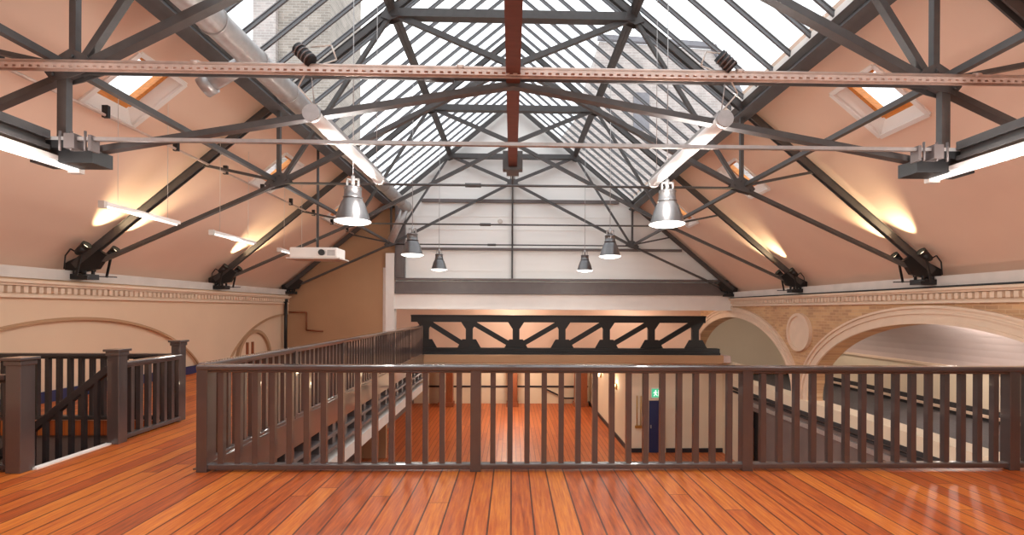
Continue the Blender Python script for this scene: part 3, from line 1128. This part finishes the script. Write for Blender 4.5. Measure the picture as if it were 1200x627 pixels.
# small battens on wires along the left slope
sl = None
for y, lb in ((6.45, 'nearest of the small white battens hung along the left slope'),
              (8.75, 'second small white batten hung along the left slope, beside the wall lights'),
              (11.25, 'farthest small white batten on the left slope, behind the ceiling box')):
    if sl is None:
        x, z = -5.43, EYE + 1.36
        sl = thing('strip_light', lb, 'strip light', (x, y, z), 'small battens on the left slope')
        MB().box(x - .035, x + .035, y, y + 1.45, z + .0, z + .05).build('housing', M['white'], sl, bevel=0.006)
        MB().cyl((x, y + .05, z - .012), (x, y + 1.4, z - .012), 0.02, n=10).build('tube', M['tube'], sl)
        MB().box(x - .04, x + .04, y - .02, y + .03, z - .04, z + .055).build('end_cap', M['strip'], sl)
        for q in (.25, 1.2):
            MB().cyl((x, y + q, z + .05), (x, y + q, zc(x) - .01), 0.004, n=5).build('suspension_wire', M['strip'], sl)
        lamp('POINT', (x, y + .7, z - .12), 16, (1, .95, .9), .08, sl)
    else:
        dup(sl, (-5.43, y, EYE + 1.36), lb)

# pendants
pl = (('left', -2.31, 6.97, 'largest and nearest silver bell pendant, left of centre'), ('right', 2.27, 6.97, 'largest and nearest silver bell pendant, right of centre'),
      ('left', -2.33, 11.2, 'middle-sized silver bell pendant, left row, behind the largest'), ('right', 2.3, 11.2, 'middle-sized silver bell pendant, right row, behind the largest'),
      ('left', -2.33, 15.3, 'smallest and farthest silver bell pendant in the left row'), ('right', 2.33, 15.3, 'smallest and farthest silver bell pendant in the right row'))
LAMP_COL = (1.0, 0.93, 0.84)
pend = None
for sd, x, y, lb in pl:
    z = EYE + 1.26
    if pend is None:
        pend = thing('pendant_lamp', lb, 'pendant lamp', (x, y, z), 'silver bell pendants over the void')
        c = (x, y, z)
        m = MB()
        prof = [(0.245, 0.0), (0.235, 0.05), (0.215, 0.12), (0.19, 0.2), (0.165, 0.27), (0.14, 0.31), (0.13, 0.33), (0.02, 0.34)]
        m.lathe(c, prof)
        m.lathe(c, [(0.238, 0.0), (0.228, 0.05), (0.208, 0.12), (0.18, 0.2), (0.15, 0.27), (0.02, 0.3)])
        m.build('shade', M['alu'], pend)
        m = MB()
        m.lathe(c, [(0.0, -0.04), (0.13, -0.034), (0.22, -0.016), (0.255, 0.0), (0.257, 0.01), (0.225, 0.018)])
        m.build('glass_lens', M['lens'], pend)
        m = MB()
        m.lathe(c, [(0.0, 0.335), (0.135, 0.335), (0.14, 0.35), (0.125, 0.36), (0.12, 0.47), (0.13, 0.48), (0.12, 0.5), (0.0, 0.5)])
        m.build('ballast_housing', M['alu'], pend)
        m = MB()
        m.box(x - .09, x - .07, y - .02, y + .02, z + .5, z + .62)
        m.box(x + .07, x + .09, y - .02, y + .02, z + .5, z + .62)
        m.box(x - .09, x + .09, y - .02, y + .02, z + .6, z + .625)
        m.cyl((x, y, z + .5), (x, y, z + .66), 0.03, n=10)
        m.build('bracket', M['galv'], pend)
        m = MB()
        m.cyl((x, y, z + .6), (x, y, zr(PX) - 0.06), 0.007, n=6)
        m.build('suspension_wire', M['galv'], pend)
        lamp('POINT', (x, y, z - 0.18), 42, LAMP_COL, 0.16, pend)
    else:
        dup(pend, (x, y, z), lb)

# white ceiling-hung projector box on the left
px, py, pz = -4.6, 11.4, EYE + 1.28
pj = thing('projector', 'white ceiling projector on a dark pole, left of the gable opening', 'projector', (px, py, pz), None)
MB().box(px - .55, px + .55, py - .25, py + .3, pz - .1, pz + .14).build('body', M['white'], pj, bevel=0.03)
MB().cyl((px + .2, py - .3, pz + .02), (px + .2, py - .24, pz + .02), 0.07, n=18).build('lens', M['black'], pj)
MB().box(px + .32, px + .5, py - .256, py - .245, pz - .05, pz + .08).build('vent', M['galv'], pj)
MB().cyl((px, py, pz + .14), (px, py, zc(px) - .01), 0.03, n=10).build('pole', M['steel'], pj)
MB().box(px - .6, px + .62, py - .3, py + .34, pz - .13, pz - .1).build('tray', M['strip'], pj)

# uplighters on the wall shoes
K = 0
names = {(-1, 0): 'left wall, nearest truss foot in view', (1, 0): 'right wall, nearest truss foot in view', (-1, 1): 'left wall, second truss foot', (1, 1): 'right wall, second truss foot'}
for ti, y in ((0, TY[1]), (1, TY[2])):
    for sx in (-1, 1):
        for q, dy in ((0, -0.3), (1, 0.34)):
            x, yy, z = sx * 7.74, y + dy, 2.75
            side = 'near side of the rafter' if q == 0 else 'far side of the rafter'
            r = thing('uplighter', 'black uplighter on the %s, %s' % (names[(sx, ti)], side), 'spotlight', (x, yy, z), 'black uplighters on the truss feet')
            d = Vector((-sx, 0, SL)).normalized()
            p = Vector((x, yy, z))
            MB().cyl(p - d * .12, p + d * .03, 0.06, 0.075, n=18).cyl(p + d * .03, p + d * .1, 0.078, 0.088, n=18, caps=False).cyl(p - d * .16, p - d * .12, 0.03, 0.06, n=18).build('head', M['black'], r)
            MB().cyl(p + d * .03, p + d * .038, 0.06, n=18).build('lens', M['warm_lens'], r)
            MB().bar(p - d * .03, (x + sx * .12, yy, 2.26), 0.02, 0.04, ref=(0, 1, 0)).bar((x - sx * .08, yy, 2.27), (x + sx * .2, yy - dy * .8, 2.27), 0.02, 0.05).build('bracket', M['black'], r)
            MB().tube([Vector((x + sx * .08, yy, z - .1)), Vector((x + sx * .18, yy - .05, z - .02)), Vector((x + sx * .28, yy - .04, z - .14)), Vector((x + sx * .32, yy - .02, 2.37))], 0.012, 6).build('flex', M['black'], r)
            nrm = Vector((sx * SL, 0, 1)).normalized()
            lamp('SPOT', tuple(p + d * .11), 340, (1.0, 0.82, 0.52), 0.02, r, tuple(p + d * 3.0 + nrm * 0.1), angle=58, blend=0.9)

# cable along the right wall head, downpipe at the end of the left wall
tag(MB().bar((8.1, YB, 2.155), (8.1, YG - .2, 2.155), 0.03, 0.03).build('wall_cable', M['black']), 'thin black cable along the top of the right-hand cornice', 'cable')
tag(MB().cyl((-8.1, 17.3, 0), (-8.1, 17.3, 2.0), 0.055, n=12).cyl((-8.1, 17.3, 1.9), (-8.1, 17.3, 2.02), 0.075, n=12).build('downpipe', M['black']), 'black vertical pipe at the far end of the left wall', 'pipe')
tag(MB().tube([Vector((-8.1, 17.5, 1.55)), Vector((-7.5, 17.62, 1.55)), Vector((-7.5, 17.62, 0.9)), Vector((-6.9, 17.64, 0.85))], 0.03, 8).build('copper_pipe', M['oak']), 'short bent brown pipe in the far left corner', 'pipe')

cp = thing('conduit_pipe', 'thin tan conduit running away beneath the rafters on the left slope', 'conduit', (-5.7, 9, 4.3))
cx, cz = -5.7, zr(5.7) - 0.13
MB().cyl((cx, -2, cz), (cx, 17.3, cz), 0.022, n=8).build('pipe', M['tray'], cp)
y = 1.2
while y < 17:
    MB().box(cx - .04, cx + .04, y, y + .05, cz - .03, cz + .14).build('bracket', M['black'], cp)
    y += 1.4

# medallions between the arches
m = MB()
for i, (yc, lb) in enumerate(((13.4, 'pale round plaster medallion on the brick between the right-hand arches'),)):
    zc_ = EYE - 0.6
    r = thing('medallion', lb, 'medallion', (8.2, yc, zc_))
    N = 40
    disc = lambda rad: [(8.2, yc + rad * math.cos(2 * math.pi * k / N), zc_ + rad * math.sin(2 * math.pi * k / N)) for k in range(N)]
    MB().prism(disc(0.52), (-0.05, 0, 0)).build('plaque', M['moulding'], r)
    m = MB()
    for k in range(N):
        a0, a1 = 2 * math.pi * k / N, 2 * math.pi * (k + 1) / N
        m.prism([(8.2, yc + rad * math.cos(a), zc_ + rad * math.sin(a)) for rad, a in ((.46, a0), (.46, a1), (.54, a1), (.54, a0))], (-0.1, 0, 0))
    m.build('rim', M['moulding'], r)

# smoke detector on the gable
r = MB().cyl((-.45, YG, 4.95), (-.45, YG - .06, 4.95), 0.09, 0.07, n=18)
tag(r.build('smoke_detector', M['strip']), 'small round grey detector on the white gable, left of the centre post', 'detector')

# lower hall furnishing seen between the balusters
for x, wd, lb in ((-3.7, 0.75, 'broad brown timber column at the left of the lower hall end wall'), (0.05, 0.55, 'brown timber column at the middle of the lower hall end wall'), (3.95, 0.7, 'brown timber column at the right of the lower hall end wall')):
    r = thing('timber_column', lb, 'column', (x, 27.2, LZ), 'brown columns in the lower hall')
    MB().box(x - wd / 2, x + wd / 2, 27.0, 27.5, LZ, -0.36).build('shaft', M['oak'], r, bevel=0.01)
    MB().box(x - wd / 2 - .06, x + wd / 2 + .06, 26.94, 27.56, LZ, LZ + .25).build('plinth', M['oak'], r)
r = thing('exit_sign', 'small green lit exit sign above the navy door', 'exit sign', (5.6, 18.36, LZ + 2.3))
MB().box(5.38, 5.86, 18.33, 18.39, LZ + 2.1, LZ + 2.5).build('housing', M['white'], r)
MB().box(5.41, 5.83, 18.322, 18.33, LZ + 2.14, LZ + 2.47).build('face', M['green'], r)
m = MB()
zz = LZ + 2.19
m.box(5.66, 5.76, 18.315, 18.322, zz, zz + .24)                     # doorway
m.box(5.52, 5.58, 18.315, 18.322, zz + .08, zz + .17)               # body
m.cyl((5.56, 18.322, zz + .21), (5.56, 18.315, zz + .21), 0.025, n=12)
m.bar((5.55, 18.318, zz + .08), (5.49, 18.318, zz), 0.007, 0.022, ref=(0, 1, 0))
m.bar((5.56, 18.318, zz + .09), (5.62, 18.318, zz + .01), 0.007, 0.022, ref=(0, 1, 0))
m.bar((5.53, 18.318, zz + .16), (5.47, 18.318, zz + .11), 0.007, 0.018, ref=(0, 1, 0))
m.bar((5.57, 18.318, zz + .16), (5.63, 18.318, zz + .13), 0.007, 0.018, ref=(0, 1, 0))
m.build('pictogram', M['sign_white'], r)
r = thing('pipe_run', 'pair of thin brass pipes on the lower wall left of the navy door', 'pipes', (4.95, 18.35, LZ))
MB().cyl((4.85, 18.36, LZ + 1.0), (4.85, 18.36, LZ + 2.2), 0.02, n=8).cyl((5.0, 18.36, LZ + 1.0), (5.0, 18.36, LZ + 2.2), 0.02, n=8).build('pipe', M['brass'], r)
MB().box(4.78, 5.1, 18.32, 18.39, LZ + .95, LZ + 1.05).build('valve', M['brass'], r)
for y, lb in ((20.6, 'nearer small lit wall lamp on the lower side wall'), (24.2, 'farther small lit wall lamp on the lower side wall')):
    r = thing('wall_lamp', lb, 'wall lamp', (4.5, y, -1.6), 'lower wall lamps')
    MB().box(4.5, 4.55, y - .08, y + .08, -1.75, -1.5).build('backplate', M['brass'], r)
    MB().lathe((4.4, y, -1.7), [(0.0, 0), (0.06, 0.0), (0.11, 0.16), (0.1, 0.17), (0.0, 0.1)], 16).build('shade', M['warm_lens'], r)
    lamp('POINT', (4.3, y, -1.5), 14, (1.0, 0.8, 0.55), 0.08, r)
r = thing('stair_rail', 'dark handrail dropping along the lower hall end wall at the right', 'handrail', (2.5, 27.8, LZ + 1))
MB().bar((1.75, 27.8, LZ + 1.0), (3.1, 27.8, LZ + .35), 0.08, 0.1).bar((3.1, 27.8, LZ + .35), (4.0, 27.8, LZ + .35), 0.08, 0.1).build('rail', M['skirt'], r)
MB().box(3.0, 3.06, 27.77, 27.83, LZ, LZ + .4).box(1.75, 1.81, 27.77, 27.83, LZ, LZ + 1).build('upright', M['skirt'], r)

# ================================================================== BUILDINGS OUTSIDE, SEEN THROUGH THE ROOF GLASS
r = thing('brick_building', 'tall tan brick building seen through the left roof glazing', 'building', (-13.5, 30, -4))
MB().box(-15.8, -11.4, 30, 36, -4, 26).build('wall', M['out_brick'], r)
MB().box(-16.0, -14.6, 29.7, 30, -4, 26).build('pilaster', M['out_brick2'], r)
MB().box(-16.0, -11.2, 29.8, 36.2, 26, 26.4).build('parapet', M['slate'], r)
r = thing('brick_building', 'pale brick gabled building seen through the right roof glazing', 'building', (9, 30, -4))
MB().prism([(2.6, 30, -4), (16.5, 30, -4), (16.5, 30, 11.5), (12.6, 30, 18.2), (5.4, 30, 18.6), (4.6, 30, 14.5), (2.6, 30, 12.0)], (0, 6, 0)).build('wall', M['out_brick2'], r)
MB().bar((16.6, 29.9, 11.5), (12.6, 29.9, 18.4), 0.3, 0.3).bar((12.6, 29.9, 18.4), (5.3, 29.9, 18.8), 0.3, 0.3).build('coping', M['slate'], r)
MB().box(7.6, 8.6, 29.93, 30, 13, 15.4).build('window', M['slate'], r)

# ================================================================== ADDED LAMPS OUT OF VIEW
# unseen pendant copies added above and behind the camera to brighten the hall
for x, y, lb in ((-2.31, 1.1, 'added silver bell pendant over the boards, left row, above the viewer'), (2.27, 1.1, 'added silver bell pendant over the boards, right row, above the viewer'),
                 (-2.31, -1.5, 'added silver bell pendant behind the viewer, left row'), (2.27, -1.5, 'added silver bell pendant behind the viewer, right row')):
    dup(pend, (x, y, EYE + 1.26), lb)
# fill lamps added out of view to brighten the aisle and lower rooms
for x, y, z, e, col, lb in ((11.2, 6.5, 1.45, 150, (1, .92, .85), 'added round fill lamp in the right aisle, nearest the viewer'),
                        (11.2, 12, 1.45, 150, (1, .92, .85), 'added round fill lamp in the right aisle, halfway along'),
                        (11.2, 17.5, 1.45, 60, (1, .88, .75), 'added round fill lamp at the far end of the right aisle'),
                        (0, 19.2, 2.3, 110, (1, .88, .76), 'added round fill lamp behind the lattice girder, at its middle'),
                        (5, 19.2, 2.3, 80, (1, .88, .76), 'added round fill lamp behind the lattice girder, at its right end'),
                        (0, 22.5, -0.5, 230, (1, .9, .78), 'added round fill lamp under the far slab of the lower hall'),
                        (0, 26, -0.5, 160, (1, .9, .78), 'added round fill lamp by the end wall of the lower hall'),
                        (5.5, 5.7, -0.45, 110, (1, .9, .78), 'added round fill lamp under the front edge of the upper floor')):
    r = thing('fill_lamp', lb, 'added fill lamp', (x, y, z + .1), 'added round fill lamps')
    MB().lathe((x, y, z), [(0.0, 0.0), (0.1, 0.01), (0.14, 0.05), (0.14, 0.08), (0, 0.08)], 18).build('diffuser', M['lens'], r)
    lamp('POINT', (x, y, z - 0.12), e, col, 0.12, r)
